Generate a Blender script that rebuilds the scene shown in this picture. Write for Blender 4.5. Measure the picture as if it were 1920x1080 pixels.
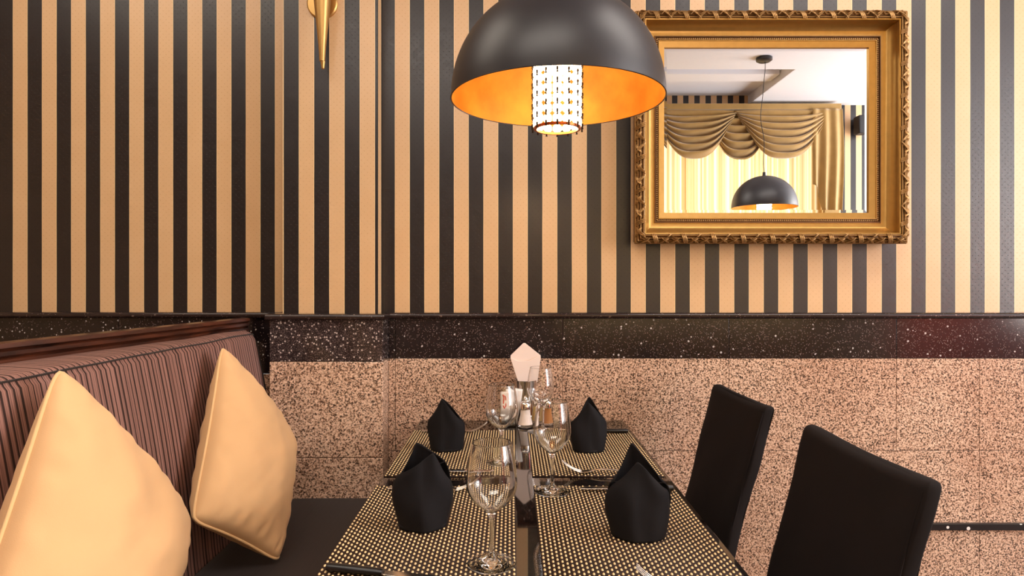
import bpy, math, random
from math import sin, cos, pi, sqrt, radians
from mathutils import Vector, Matrix, noise as mnoise
random.seed(7)
scene = bpy.context.scene
for o in list(bpy.data.objects): bpy.data.objects.remove(o)

# ------------------------------------------------------------------ camera, world, exposure
EYE = 1.207
F = 1197.0
cam_d = bpy.data.cameras.new('camera'); cam = bpy.data.objects.new('camera', cam_d)
scene.collection.objects.link(cam); scene.camera = cam
cam.location = (0, 0, EYE); cam.rotation_euler = (pi/2, 0, 0)
cam_d.sensor_width = 36; cam_d.lens = F/1920*36
cam_d.shift_x = 1/1920; cam_d.shift_y = -9/1920
cam_d.clip_start = 0.02
scene.view_settings.view_transform = 'Standard'; scene.view_settings.look = 'None'
scene.view_settings.gamma = 1; scene.view_settings.use_curve_mapping = False
scene.view_settings.exposure = 0.16
w = bpy.data.worlds.new('world'); scene.world = w; w.use_nodes = True
w.node_tree.nodes['Background'].inputs[0].default_value = (0.92, 0.95, 1.0, 1)
w.node_tree.nodes['Background'].inputs[1].default_value = 3.2

def area_light(name, loc, rot, sx, sy, power, col):
    l = bpy.data.lights.new(name, 'AREA'); l.shape = 'RECTANGLE'; l.size = sx; l.size_y = sy
    l.energy = power; l.color = col
    o = bpy.data.objects.new(name, l); o.location = loc; o.rotation_euler = rot
    scene.collection.objects.link(o); return o
# daylight: the window behind the sheer curtain (opposite wall), and the open street front on the right and behind
area_light('window_daylight', (1.6, -1.95, 1.75), (radians(90), 0, 0), 2.6, 2.0, 25, (1, .96, .93))
area_light('front_daylight', (4.6, -.3, 1.75), (0, radians(112), 0), 1.9, 1.6, 125, (1, .94, .90))
# added fill lights under the ceiling, out of view; no real fixtures
area_light('fill_light_left', (-1.5, 1.15, 2.79), (0, 0, 0), 1.5, .6, 14, (1, .88, .74))
area_light('fill_light_right', (1.5, 1.05, 2.79), (0, 0, 0), 1.5, .6, 19, (1, .91, .84))
area_light('fill_light_rear', (-.4, -.1, 2.79), (0, 0, 0), 1.6, .6, 26, (1, .90, .80))

# ------------------------------------------------------------------ helpers
C = scene.collection
def px(u, v, d):
    return ((u-959)/F*d, d, EYE-(v-531)/F*d)

class MB:
    def __init__(s): s.v = []; s.f = []; s.m = []
    def add(s, vs, fs, mi=0):
        b = len(s.v); s.v += [tuple(p) for p in vs]
        for f in fs: s.f.append(tuple(i+b for i in f)); s.m.append(mi)
        return s
    def box(s, x0, x1, y0, y1, z0, z1, mi=0):
        vs = [(x, y, z) for x in (x0, x1) for y in (y0, y1) for z in (z0, z1)]
        return s.add(vs, [(0,1,3,2),(4,6,7,5),(0,4,5,1),(2,3,7,6),(0,2,6,4),(1,5,7,3)], mi)
    def grid(s, fn, nu, nv, mi=0, cu=False, cv=False, flip=False):
        U = nu if cu else nu+1; V = nv if cv else nv+1
        vs = [fn(i/nu, j/nv) for i in range(U) for j in range(V)]
        fs = []
        for i in range(nu):
            for j in range(nv):
                a = i*V+j; b = ((i+1) % U)*V+j; c = ((i+1) % U)*V+(j+1) % V; d = i*V+(j+1) % V
                fs.append((a, d, c, b) if flip else (a, b, c, d))
        return s.add(vs, fs, mi)
    def lathe(s, prof, n=32, c=(0,0,0), mi=0, closed=False):
        k = len(prof); vs = []; fs = []
        for i in range(n):
            a = 2*pi*i/n
            for r, z in prof: vs.append((c[0]+r*cos(a), c[1]+r*sin(a), c[2]+z))
        K = k if closed else k-1
        for i in range(n):
            for j in range(K):
                j2 = (j+1) % k; i2 = (i+1) % n
                fs.append((i*k+j, i2*k+j, i2*k+j2, i*k+j2))
        return s.add(vs, fs, mi)
    def tube(s, pts, r, n=8, mi=0, closed=False, rr=None, cap=True):
        P = [Vector(p) for p in pts]; N = len(P); vs = []; fs = []
        up = None
        for i in range(N):
            if closed: t = P[(i+1) % N]-P[i-1]
            else: t = P[min(i+1, N-1)]-P[max(i-1, 0)]
            t.normalize()
            if up is None:
                up = Vector((0,0,1)) if abs(t.z) < .9 else Vector((1,0,0))
            a = t.cross(up); a.normalize(); b = a.cross(t); b.normalize(); up = b
            q = r if rr is None else rr[i]
            ra, rb = (q if isinstance(q, tuple) else (q, q))
            for k in range(n):
                th = 2*pi*k/n
                vs.append(P[i]+a*cos(th)*ra+b*sin(th)*rb)
        M = N if closed else N-1
        for i in range(M):
            for k in range(n):
                i2 = (i+1) % N; k2 = (k+1) % n
                fs.append((i*n+k, i*n+k2, i2*n+k2, i2*n+k))
        if not closed and cap:
            fs.append(tuple(range(n))[::1]); fs.append(tuple((N-1)*n+k for k in range(n))[::-1])
        return s.add(vs, fs, mi)
    def sphere(s, c, r, n=10, m=6, mi=0, sc=(1,1,1)):
        prof = [(r*sin(pi*j/m), -r*cos(pi*j/m)) for j in range(m+1)]
        prof[0] = (1e-5, -r); prof[-1] = (1e-5, r)
        k = len(prof); vs = []; fs = []
        for i in range(n):
            a = 2*pi*i/n
            for q, z in prof: vs.append((c[0]+q*cos(a)*sc[0], c[1]+q*sin(a)*sc[1], c[2]+z*sc[2]))
        for i in range(n):
            for j in range(k-1):
                i2 = (i+1) % n; fs.append((i*k+j, i2*k+j, i2*k+j+1, i*k+j+1))
        return s.add(vs, fs, mi)
    def build(s, name, mats, parent=None, angle=35, smooth=True, bevel=0, solid=0, sub=0, kind=None, merge=False, bseg=2):
        me = bpy.data.meshes.new(name); me.from_pydata(s.v, [], s.f)
        if not isinstance(mats, (list, tuple)): mats = [mats]
        for m in mats: me.materials.append(m)
        if len(mats) > 1:
            for p, i in zip(me.polygons, s.m): p.material_index = i
        import bmesh
        bm = bmesh.new(); bm.from_mesh(me)
        if merge: bmesh.ops.remove_doubles(bm, verts=bm.verts, dist=1e-5)
        bmesh.ops.recalc_face_normals(bm, faces=bm.faces); bm.to_mesh(me); bm.free()
        if smooth:
            me.polygons.foreach_set('use_smooth', [True]*len(me.polygons))
            try: me.set_sharp_from_angle(angle=radians(angle))
            except Exception: pass
        me.update()
        o = bpy.data.objects.new(name, me); C.objects.link(o)
        if parent is not None: o.parent = parent
        if solid:
            md = o.modifiers.new('solid', 'SOLIDIFY'); md.thickness = solid; md.offset = 0
        if sub:
            md = o.modifiers.new('sub', 'SUBSURF'); md.levels = sub; md.render_levels = sub
        if bevel:
            md = o.modifiers.new('bevel', 'BEVEL'); md.width = bevel; md.segments = bseg; md.limit_method = 'ANGLE'
            md.harden_normals = False
        if kind: o['kind'] = kind
        return o

def tag(o, label, cat, group=None, kind=None):
    o['label'] = label; o['category'] = cat
    if group: o['group'] = group
    if kind: o['kind'] = kind
    return o
def thing(name, label, cat, loc=(0,0,0), rz=0, group=None):
    o = bpy.data.objects.new(name, None); C.objects.link(o); o.empty_display_size = .05
    o.location = loc; o.rotation_euler = (0, 0, rz)
    return tag(o, label, cat, group)
def dup(root, label, loc, rz=0):
    r = root.copy(); C.objects.link(r); r.location = loc; r.rotation_euler = (0, 0, rz); r['label'] = label
    def rec(a, b):
        for ch in list(a.children):
            c = ch.copy(); C.objects.link(c); c.parent = b; rec(ch, c)
    rec(root, r); return r

# ------------------------------------------------------------------ materials
def srgb(r, g, b):
    f = lambda c: (c/255/12.92 if c/255 <= .04045 else ((c/255+.055)/1.055)**2.4)
    return (f(r), f(g), f(b), 1)
class NT:
    def __init__(s, name):
        s.mat = bpy.data.materials.new(name); s.mat.use_nodes = True
        s.t = s.mat.node_tree; s.b = s.t.nodes['Principled BSDF']
    def n(s, typ, ins=None, **kw):
        nd = s.t.nodes.new(typ)
        for k, v in kw.items(): setattr(nd, k, v)
        for k, v in (ins or {}).items():
            if hasattr(v, 'is_output') or isinstance(v, bpy.types.NodeSocket): s.t.links.new(v, nd.inputs[k])
            else: nd.inputs[k].default_value = v
        return nd
    def math(s, op, a, b=0.0, c=0.0):
        return s.n('ShaderNodeMath', {0: a, 1: b, 2: c}, operation=op).outputs[0]
    def mix(s, fac, a, b, blend='MIX'):
        nd = s.t.nodes.new('ShaderNodeMix'); nd.data_type = 'RGBA'; nd.blend_type = blend
        for k, v in ((0, fac), (6, a), (7, b)):
            if isinstance(v, bpy.types.NodeSocket): s.t.links.new(v, nd.inputs[k])
            else: nd.inputs[k].default_value = v
        return nd.outputs[2]
    def coord(s): return s.n('ShaderNodeTexCoord').outputs['Object']
    def xyz(s, c=None):
        q = s.n('ShaderNodeSeparateXYZ', {0: c or s.coord()}); return q.outputs
    def ramp(s, fac, stops, interp='LINEAR'):
        nd = s.n('ShaderNodeValToRGB', {0: fac}); cr = nd.color_ramp; cr.interpolation = interp
        while len(cr.elements) < len(stops): cr.elements.new(.5)
        for e, (p, c) in zip(cr.elements, stops): e.position = p; e.color = c
        return nd.outputs[0]
    def noise(s, scale, detail=2, vec=None, rough=.5):
        return s.n('ShaderNodeTexNoise', {'Vector': vec or s.coord(), 'Scale': scale, 'Detail': detail, 'Roughness': rough}).outputs
    def bump(s, h, strength=.3, dist=.001):
        s.set('Normal', s.n('ShaderNodeBump', {'Height': h, 'Strength': strength, 'Distance': dist}).outputs[0])
    def set(s, k, v):
        if isinstance(v, bpy.types.NodeSocket): s.t.links.new(v, s.b.inputs[k])
        else: s.b.inputs[k].default_value = v
        return s
def simple(name, col, rough=.5, metal=0, spec=.5, noise=0, nscale=30, bump=0, bscale=200, bdist=.0005, **kw):
    m = NT(name); m.set('Roughness', rough).set('Metallic', metal).set('Specular IOR Level', spec)
    if noise:
        n = m.noise(nscale, 3)[0]
        d = tuple(c*(1-noise) for c in col[:3])+(1,); l = tuple(min(1, c*(1+noise)) for c in col[:3])+(1,)
        m.set('Base Color', m.mix(n, d, l))
    else: m.set('Base Color', col)
    if bump: m.bump(m.noise(bscale, 2)[0], bump, bdist)
    for k, v in kw.items(): m.set(k.replace('_', ' '), v)
    return m.mat

PER = .0998
def wallpaper(name, x0, sy=0.0):
    m = NT(name); X, Y, Z = m.xyz()[:3]
    wob = m.noise(6, 1, None)[0]
    xs = m.math('SUBTRACT', X, m.math('MULTIPLY', Y, sy)) if sy else X
    xs = m.math('ADD', xs, m.math('MULTIPLY', m.math('SUBTRACT', wob, .5), .0012))
    fr = m.math('FRACT', m.math('DIVIDE', m.math('SUBTRACT', xs, x0), PER))
    gold = m.math('LESS_THAN', fr, .5)
    e = m.math('ABSOLUTE', m.math('SUBTRACT', fr, .25))
    edge = m.math('MULTIPLY', m.math('GREATER_THAN', e, .236), m.math('LESS_THAN', e, .256))
    def lat(off):
        a = m.math('MULTIPLY', m.math('SUBTRACT', m.math('FRACT', m.math('ADD', m.math('DIVIDE', m.math('SUBTRACT', xs, x0), .02), off+.25)), .5), .02)
        b = m.math('MULTIPLY', m.math('SUBTRACT', m.math('FRACT', m.math('ADD', m.math('DIVIDE', Z, .02), off)), .5), .02)
        return m.math('SQRT', m.math('ADD', m.math('MULTIPLY', a, a), m.math('MULTIPLY', b, b)))
    dist = m.math('MINIMUM', lat(0), lat(.5))
    dot = m.math('LESS_THAN', dist, .0016)
    n1 = m.noise(9, 4)[0]; n2 = m.noise(60, 3)[0]
    g = m.mix(n1, srgb(212, 172, 126), srgb(222, 184, 140))
    g = m.mix(m.math('MULTIPLY', dot, .28), g, srgb(160, 105, 55))
    d = m.mix(n1, srgb(20, 14, 15), srgb(32, 25, 27))
    d = m.mix(m.math('MULTIPLY', dot, .4), d, srgb(20, 15, 15))
    c = m.mix(gold, d, g); c = m.mix(m.math('MULTIPLY', edge, .8), c, srgb(246, 218, 165))
    m.set('Base Color', c)
    r = m.math('ADD', m.math('MULTIPLY', dot, .3), m.math('ADD', .27, m.math('MULTIPLY', n2, .16)))
    m.set('Roughness', r); m.set('IOR', 1.62); m.set('Specular IOR Level', .5)
    h = m.math('ADD', m.math('MULTIPLY', n2, .5), m.math('MULTIPLY', dot, -.6))
    m.bump(h, .35, .0012)
    return m.mat
M = {}
M['paper_main'] = wallpaper('striped_paper_main', -.2947)
M['paper_pil'] = wallpaper('striped_paper_pilaster', -.697-2.092, 1.0)
M['paper_left'] = wallpaper('striped_paper_left', -1.709)
M['paper_opp'] = wallpaper('striped_paper_opposite', 1.385)

def pink_granite(name):
    m = NT(name); c = m.coord()
    v1 = m.n('ShaderNodeTexVoronoi', {'Vector': c, 'Scale': 250.0}).outputs['Color']
    s1 = m.n('ShaderNodeSeparateColor', {0: v1}).outputs[0]
    wv = m.n('ShaderNodeVectorMath', {0: c, 1: m.noise(70, 2)[1]}, operation='MULTIPLY_ADD')
    n1 = m.noise(190, 5, c, .75)[0]; n2 = m.noise(3, 3)[0]; n3 = m.noise(14, 3)[0]
    base = m.ramp(n1, [(.385, srgb(42, 30, 27)), (.445, srgb(134, 102, 82)), (.50, srgb(200, 164, 138)), (.60, srgb(242, 212, 188))])
    base = m.mix(m.math('MULTIPLY', m.math('LESS_THAN', s1, .15), .8), base, srgb(56, 44, 40))
    base = m.mix(m.math('MULTIPLY', m.math('GREATER_THAN', s1, .80), .6), base, srgb(246, 216, 190))
    base = m.mix(m.math('MULTIPLY', m.math('SUBTRACT', n2, .35), .9), base, srgb(196, 148, 120), 'MULTIPLY')
    m.set('Base Color', base); m.set('Roughness', .22); m.set('Specular IOR Level', .4)
    return m.mat
def black_granite(name, dens=.10, base=(18,14,15), lite=(200,190,188), sc=120.0):
    m = NT(name); c = m.coord()
    vo = m.n('ShaderNodeTexVoronoi', {'Vector': c, 'Scale': sc})
    s1 = m.n('ShaderNodeSeparateColor', {0: vo.outputs['Color']}).outputs
    near = m.math('LESS_THAN', vo.outputs['Distance'], m.math('MULTIPLY', s1[1], .50))
    f = m.math('MULTIPLY', m.math('LESS_THAN', s1[0], dens), near)
    vo2 = m.n('ShaderNodeTexVoronoi', {'Vector': c, 'Scale': sc*2.4})
    s2 = m.n('ShaderNodeSeparateColor', {0: vo2.outputs['Color']}).outputs
    f2 = m.math('MULTIPLY', m.math('LESS_THAN', s2[0], dens*1.6), m.math('LESS_THAN', vo2.outputs['Distance'], .42))
    b = m.mix(m.noise(22, 4)[0], srgb(*base), srgb(base[0]+26, base[1]+20, base[2]+20))
    b = m.mix(m.math('MULTIPLY', f2, .5), b, srgb(150, 130, 125))
    m.set('Base Color', m.mix(m.math('MULTIPLY', f, .85), b, srgb(*lite)))
    m.set('Roughness', .14); return m.mat
M['granite'] = pink_granite('pink_granite')
M['blackstone'] = black_granite('black_speckled_granite', .13)
M['blackstone_plain'] = black_granite('plain_black_granite', .06, (12,9,10))
M['blackstone_dense'] = black_granite('grey_speckled_granite', .34, (26,21,22), (205,190,185), 150.0)
M['rail'] = black_granite('black_stone_rail', .05, (30,22,20), (120,100,90))
M['grout'] = simple('dark_grout', srgb(96, 70, 58), .8)
M['paint_white'] = simple('white_ceiling_paint', srgb(236, 238, 246), .7, noise=.02)
M['plaster'] = simple('cream_plaster', srgb(226, 214, 190), .8, noise=.05)
M['red_bounce'] = simple('added_red_bounce_paint', srgb(232, 100, 74), .6, noise=.08)
M['floor'] = simple('dark_tile_floor', srgb(84, 62, 50), .25, noise=.2, nscale=8)
M['cable'] = NT('painted_black_strip')
_m = M['cable']; _v = _m.n('ShaderNodeTexVoronoi', {'Vector': _m.coord(), 'Scale': 45.0})
_s = _m.n('ShaderNodeSeparateColor', {0: _v.outputs['Color']}).outputs
_f = _m.math('MULTIPLY', _m.math('LESS_THAN', _s[0], .4), _m.math('LESS_THAN', _v.outputs['Distance'], .30))
_m.set('Base Color', _m.mix(_f, srgb(12, 10, 10), srgb(240, 235, 230))).set('Roughness', .35); M['cable'] = _m.mat

def table_mat():
    m = NT('polished_black_marble'); n = m.noise(55, 6, None, .7)[0]
    m.set('Base Color', m.ramp(n, [(.40, srgb(9, 6, 5)), (.62, srgb(30, 19, 16)), (.75, srgb(62, 44, 38))]))
    m.set('Roughness', .035).set('IOR', 1.9); return m.mat
M['table'] = table_mat()
M['steel'] = simple('polished_steel', (.78, .74, .70, 1), .12, 1)
M['handle'] = simple('black_plastic', srgb(17, 15, 17), .3)
M['gold_metal'] = simple('satin_brass', srgb(196, 156, 96), .36, .9, noise=.08, nscale=40)
M['gold_frame'] = simple('antique_gold_leaf', srgb(178, 138, 74), .36, .8, noise=.14, nscale=50, bump=.2, bscale=300)
M['gold_glaze_shade'] = simple('umber_glazed_shaded_gold', srgb(104, 70, 34), .5, .45, noise=.2, nscale=60)  # umber patina on the border; painted shade in the bead channel
M['gold_orn'] = simple('carved_gold_leaf', srgb(170, 132, 82), .42, .6, noise=.22, nscale=90, bump=.3, bscale=250)
M['dome_out'] = simple('satin_black_enamel', srgb(25, 23, 29), .42, 0, .6, noise=.12, nscale=6)
m_ = NT('gilded_lining'); n_ = m_.noise(14, 5)[0]
m_.set('Base Color', m_.ramp(n_, [(.3, srgb(190, 112, 20)), (.7, srgb(212, 148, 48))])).set('Roughness', .5).set('Metallic', .35); M['dome_in'] = m_.mat
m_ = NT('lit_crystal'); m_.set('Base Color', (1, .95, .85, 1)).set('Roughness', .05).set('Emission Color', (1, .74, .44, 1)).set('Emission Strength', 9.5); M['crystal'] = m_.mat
m_ = NT('lit_bulb'); m_.set('Emission Color', (1, .74, .42, 1)).set('Emission Strength', 25.0); M['bulb'] = m_.mat
M['pin'] = simple('dark_bronze_wire', srgb(30, 14, 6), .7, 0, .2)
M['ring'] = simple('copper_ring', srgb(190, 100, 50), .3, .8)
def glass(name, col=(1,1,1,1), ior=1.48, r=0.0):
    m = NT(name); m.set('Base Color', col).set('Transmission Weight', 1).set('IOR', ior).set('Roughness', r); return m.mat
M['glass'] = glass('clear_glass')
M['mirror'] = simple('silvered_mirror', (.93, .94, .95, 1), 0.0, 1)
def fabric(name, col, rough=.85, bscale=900, strength=.15, var=.08, sheen=.2):
    m = NT(name); n = m.noise(12, 4)[0]
    d = tuple(c*(1-var) for c in col[:3])+(1,); l = tuple(min(1, c*(1+var)) for c in col[:3])+(1,)
    m.set('Base Color', m.mix(n, d, l)).set('Roughness', rough).set('Sheen Weight', sheen).set('Specular IOR Level', .25)
    m.bump(m.noise(bscale, 2)[0], strength, .0006); return m.mat
M['pillow'] = fabric('straw_cotton', srgb(220, 177, 128), .75, 700, .25, .05, .1)
M['piping'] = fabric('straw_piping', srgb(222, 182, 130), .7)
M['black_cloth'] = fabric('black_cotton', srgb(24, 18, 18), .85, 900, .2, .2, .0)
M['napkin'] = fabric('black_linen', srgb(15, 12, 15), .8, 1200, .2, .2, .0)
M['paper_napkin'] = fabric('white_paper_napkin', srgb(246, 228, 218), .8, 600, .1, .02)
M['velvet'] = fabric('gold_velvet', srgb(164, 130, 70), .55, 60, .2, .22, .6)
def stripes_fabric(name, axis, cols, scale):
    m = NT(name); q = m.xyz()[axis]
    v = m.n('ShaderNodeCombineXYZ', {0: m.math('MULTIPLY', q, scale)}).outputs[0]
    n = m.n('ShaderNodeTexNoise', {'Vector': v, 'Scale': 1.0, 'Detail': 5.0, 'Roughness': .8}).outputs[0]
    m.set('Base Color', m.ramp(n, cols)).set('Roughness', .6).set('Sheen Weight', .15).set('Specular IOR Level', .3)
    m.bump(m.math('ADD', n, m.math('MULTIPLY', m.noise(700, 1)[0], .3)), .4, .001); return m.mat
M['backrest'] = stripes_fabric('brown_striped_upholstery', 1, [(.40, srgb(20, 11, 11)), (.45, srgb(112, 78, 68)), (.50, srgb(150, 110, 98)), (.54, srgb(34, 20, 19)), (.575, srgb(128, 90, 80)), (.66, srgb(158, 120, 106))], 150)
m_ = NT('brown_ribbed_upholstery'); y_ = m_.xyz()[1]
v_ = m_.n('ShaderNodeCombineXYZ', {0: m_.math('MULTIPLY', y_, 60)}).outputs[0]
n_ = m_.n('ShaderNodeTexNoise', {'Vector': v_, 'Scale': 1.0, 'Detail': 3.0, 'Roughness': .7}).outputs[0]
yy_ = m_.math('ADD', m_.math('DIVIDE', y_, .0150), m_.math('MULTIPLY', n_, 1.4))
d1_ = m_.math('LESS_THAN', m_.math('FRACT', yy_), .27)
d2_ = m_.math('LESS_THAN', m_.math('FRACT', m_.math('MULTIPLY', yy_, 3.1)), .30)
c_ = m_.mix(n_, srgb(122, 86, 76), srgb(172, 130, 118))
c_ = m_.mix(m_.math('MULTIPLY', d2_, .55), c_, srgb(66, 42, 38)); c_ = m_.mix(m_.math('MULTIPLY', d1_, .92), c_, srgb(26, 14, 14))
m_.set('Base Color', c_).set('Roughness', .6).set('Specular IOR Level', .3)
m_.bump(m_.math('ADD', m_.math('MULTIPLY', d1_, -.6), m_.math('MULTIPLY', m_.noise(700, 1)[0], .4)), .4, .0008); M['backrest'] = m_.mat
M['seat'] = stripes_fabric('dark_striped_upholstery', 0, [(.35, srgb(18, 12, 11)), (.6, srgb(40, 28, 27)), (.75, srgb(64, 50, 48))], 150)
def wood():
    m = NT('dark_mahogany'); c = m.coord()
    s = m.n('ShaderNodeMapping', {0: c, 3: (60, 4, 60)}).outputs[0]
    n = m.n('ShaderNodeTexNoise', {'Vector': s, 'Scale': 1.0, 'Detail': 5.0}).outputs[0]
    m.set('Base Color', m.ramp(n, [(.3, srgb(30, 14, 9)), (.7, srgb(92, 48, 30))])).set('Roughness', .3); return m.mat
M['wood'] = wood()
m_ = NT('sheer_voile'); X_ = m_.xyz()[0]
v_ = m_.n('ShaderNodeCombineXYZ', {0: m_.math('MULTIPLY', X_, 26)}).outputs[0]
n_ = m_.n('ShaderNodeTexNoise', {'Vector': v_, 'Scale': 1.0, 'Detail': 4.0, 'Roughness': .7}).outputs[0]
col_ = m_.ramp(n_, [(.35, srgb(178, 130, 66)), (.5, srgb(216, 180, 120)), (.65, srgb(246, 230, 196))])
tr_ = m_.n('ShaderNodeBsdfTranslucent', {0: col_}).outputs[0]; df_ = m_.n('ShaderNodeBsdfDiffuse', {0: col_}).outputs[0]
tp_ = m_.n('ShaderNodeBsdfTransparent', {0: (1,1,1,1)}).outputs[0]
a_ = m_.n('ShaderNodeMixShader', {0: .35, 1: tr_, 2: df_}).outputs[0]
a_ = m_.n('ShaderNodeMixShader', {0: .02, 1: a_, 2: tp_}).outputs[0]
m_.t.links.new(a_, m_.t.nodes['Material Output'].inputs[0]); M['sheer'] = m_.mat
M['mat_base'] = simple('dark_woven_vinyl', srgb(44, 26, 17), .6, 0, .3, noise=.3, nscale=300)
M['mat_gold'] = simple('gold_woven_vinyl', srgb(232, 204, 152), .35, .1, .6, noise=.15, nscale=400)
M['salt'] = simple('white_salt', srgb(246, 232, 222), .8, Coat_Weight=.8)
M['pepper'] = simple('ground_pepper', srgb(188, 122, 62), .9, noise=.4, nscale=900, Coat_Weight=.8)
M['picks'] = simple('pale_toothpicks', srgb(232, 205, 140), .7, noise=.2, nscale=500)
M['sugar'] = simple('white_sachet_paper', srgb(245, 236, 228), .5)
M['red'] = simple('red_print', srgb(205, 40, 36), .5)
M['speaker'] = simple('black_speaker', srgb(20, 20, 22), .5)
M['winframe'] = simple('white_window_frame', srgb(230, 228, 222), .4)

# ------------------------------------------------------------------ setting
ST = 'structure'
XL, XR = -3.3, 4.9
YB = -1.45
CEIL = 2.80
def struct(mb, name, mat, label=None, **kw):
    o = mb.build(name, mat, **kw); o['kind'] = ST
    return o
struct(MB().box(-.45, XR, 2.16, 2.34, 1.105, CEIL+.1), 'wall_back', M['paper_main'], smooth=False)
struct(MB().box(-.7498, -.4387, 2.092, 2.34, 1.105, CEIL+.1), 'wall_pilaster', M['paper_pil'], smooth=False)
struct(MB().box(XL, -.7498, 2.188, 2.34, 1.105, CEIL+.1), 'wall_back_left', M['paper_left'], smooth=False)
def slabs(name, xs, y, thick, rows, mat, gap=.0014):
    mb = MB()
    for z0, z1, offs in rows:
        cuts = [xs[0]]+[q for q in offs if xs[0] < q < xs[1]]+[xs[1]]
        for a, b in zip(cuts, cuts[1:]):
            mb.box(a+gap/2, b-gap/2, y, y+thick, z0+gap/2, z1-gap/2)
    return struct(mb, name, mat, bevel=.0008, smooth=False)
def wx(p, d): return (p-959)/F*d
D1 = 2.135
j1 = [wx(p, D1) for p in (741, 1055, 1367, 1681, 1994, 2300)]
j2 = [wx(p, D1) for p in (741, 898, 1055, 1211, 1367, 1681, 1837, 1994, 2300)]
j3 = [wx(p, D1) for p in (898, 1211, 1524, 1837, 2150)]
slabs('trim_1', (-.4117, XR), D1, .02, [(.9555, 1.095, j1)], M['blackstone'])
slabs('trim_2', (-.4117, XR), D1+.001, .02, [(.647, .9555, sorted(j1+[wx(1837, D1)])), (.386, .647, j3), (.0, .386, j3)], M['granite'])
struct(MB().box(-.415, XR, D1+.012, 2.16+.1, 0, 1.10), 'wall_dado_core', M['grout'], smooth=False)
# pilaster stone (front plus return)
PX0, PX1, PY = -.7756, -.4117, 2.045
o = MB().box(PX0, PX1, PY, 2.16, .9555, 1.095); struct(o, 'trim_3', M['blackstone_dense'], bevel=.003, smooth=False)
o = MB()
for z0, z1 in ((.647, .9555), (.386, .647), (0, .386)): o.box(PX0, PX1, PY, 2.16, z0+.0006, z1-.0006)
struct(o, 'trim_4', M['granite'], bevel=.003, smooth=False)
slabs('trim_5', (XL, PX0), 2.163, .03, [(.9, 1.095, [wx(q, 2.163) for q in (-400, -120, 222)])], M['blackstone_plain'])
slabs('trim_6', (XL, PX0), 2.164, .03, [(.5, .9, [-2.2, -1.4]), (0, .5, [-1.9, -1.1])], M['granite'])
# half-round cap rail
def rail(name, x0, x1, yf, yb, z0=1.089, z1=1.1085):
    prof = []
    r = (z1-z0)/2
    for k in range(9):
        a = pi/2+pi*k/8
        prof.append((yf+r+r*cos(a), (z0+z1)/2+r*sin(a)))
    prof = [(yb, z1)]+prof+[(yb, z0)]
    n = len(prof); mb = MB()
    vs = [(x0, y, z) for y, z in prof]+[(x1, y, z) for y, z in prof]
    fs = [(i, (i+1) % n, n+(i+1) % n, n+i) for i in range(n)]+[tuple(range(n))[::-1], tuple(range(n, 2*n))]
    return struct(mb.add(vs, fs), name, M['rail'], angle=50)
rail('trim_7', -.405, XR, 2.117, 2.165)
rail('trim_8', PX0-.008, -.404, 2.027, 2.12)
rail('trim_9', XL, PX0-.008, 2.148, 2.20)
# opposite wall with a window opening behind the curtain
WX0, WX1, WZ0, WZ1 = .35, 2.78, .75, 2.60
o = MB().box(XL, WX0, YB-.15, YB, 1.1, CEIL+.1).box(WX1, 3.45, YB-.15, YB, 0, CEIL+.1).box(WX0, WX1, YB-.15, YB, WZ1, CEIL+.1)
struct(o, 'wall_front', M['paper_opp'], smooth=False)
o = MB().box(WX0, WX1, YB-.15, YB, 0, WZ0)
struct(o, 'wall_front_sill', M['plaster'], smooth=False)
struct(MB().box(XL, WX0, YB-.15, YB, 0, 1.1), 'wall_front_dado', M['granite'], smooth=False)
struct(MB().box(3.45, XR, YB-.15, YB, 0, 1.75).box(3.45, XR, YB-.15, YB, 1.75, CEIL+.1, 1), 'wall_front_right', [M['red_bounce'], M['paint_white']], smooth=False)  # unseen lower wall; terracotta colour added for a reddish reflection on the wallpaper
o = MB()
for a, b in ((WX0, WX0+.06), (1.54, 1.60), (WX1-.06, WX1)): o.box(a, b, YB-.12, YB-.06, WZ0, WZ1)
o.box(WX0, WX1, YB-.12, YB-.06, WZ0, WZ0+.06).box(WX0, WX1, YB-.12, YB-.06, WZ1-.06, WZ1)
struct(o, 'window_1', M['winframe'], smooth=False)
# ceiling with the recess seen in the mirror
RX, RY = 2.12, -.49
o = MB().box(XL, XR, RY, 2.34, CEIL, CEIL+.06).box(RX, XR, YB-.15, RY, CEIL, CEIL+.06).box(XL, RX, YB-.15, RY, CEIL+.085, CEIL+.145)
o.box(XL, RX, RY-.006, RY-.0005, CEIL+.0005, CEIL+.0845).box(RX-.006, RX-.0005, YB, RY-.0065, CEIL+.0005, CEIL+.0845)
o.box(XL, RX-.02, -.92, -.74, CEIL+.045, CEIL+.0845)
struct(o, 'ceiling', M['paint_white'], smooth=False)
struct(MB().box(XL, XR, YB-.15, 2.34, -.06, 0), 'floor', M['floor'], smooth=False)
struct(MB().box(XL-.1, XL, YB-.15, 2.34, 0, CEIL+.1), 'wall_left', M['paper_opp'], smooth=False)
# right wall: shop front with a wide window opening
o = MB().box(XR, XR+.1, YB-.15, 2.34, 0, .7).box(XR, XR+.1, YB-.15, 2.34, 2.65, CEIL+.1).box(XR, XR+.1, 1.7, 2.34, .7, 2.65).box(XR, XR+.1, YB-.15, -1.1, .7, 2.65)
struct(o, 'wall_right', M['plaster'], smooth=False)
o = MB()
for y in (-1.1, .25, 1.64): o.box(XR+.02, XR+.08, y, y+.06, .7, 2.65)
struct(o, 'window_2', M['winframe'], smooth=False)
# black conduit strip with paint specks
o = MB().box(wx(1640, D1), XR, D1-.014, D1+.001, .385, .407).build('cable_trunking', M['cable'], bevel=.002)
tag(o, 'slim black trunking strip with white paint specks on granite wall behind the chairs', 'trunking')

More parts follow.
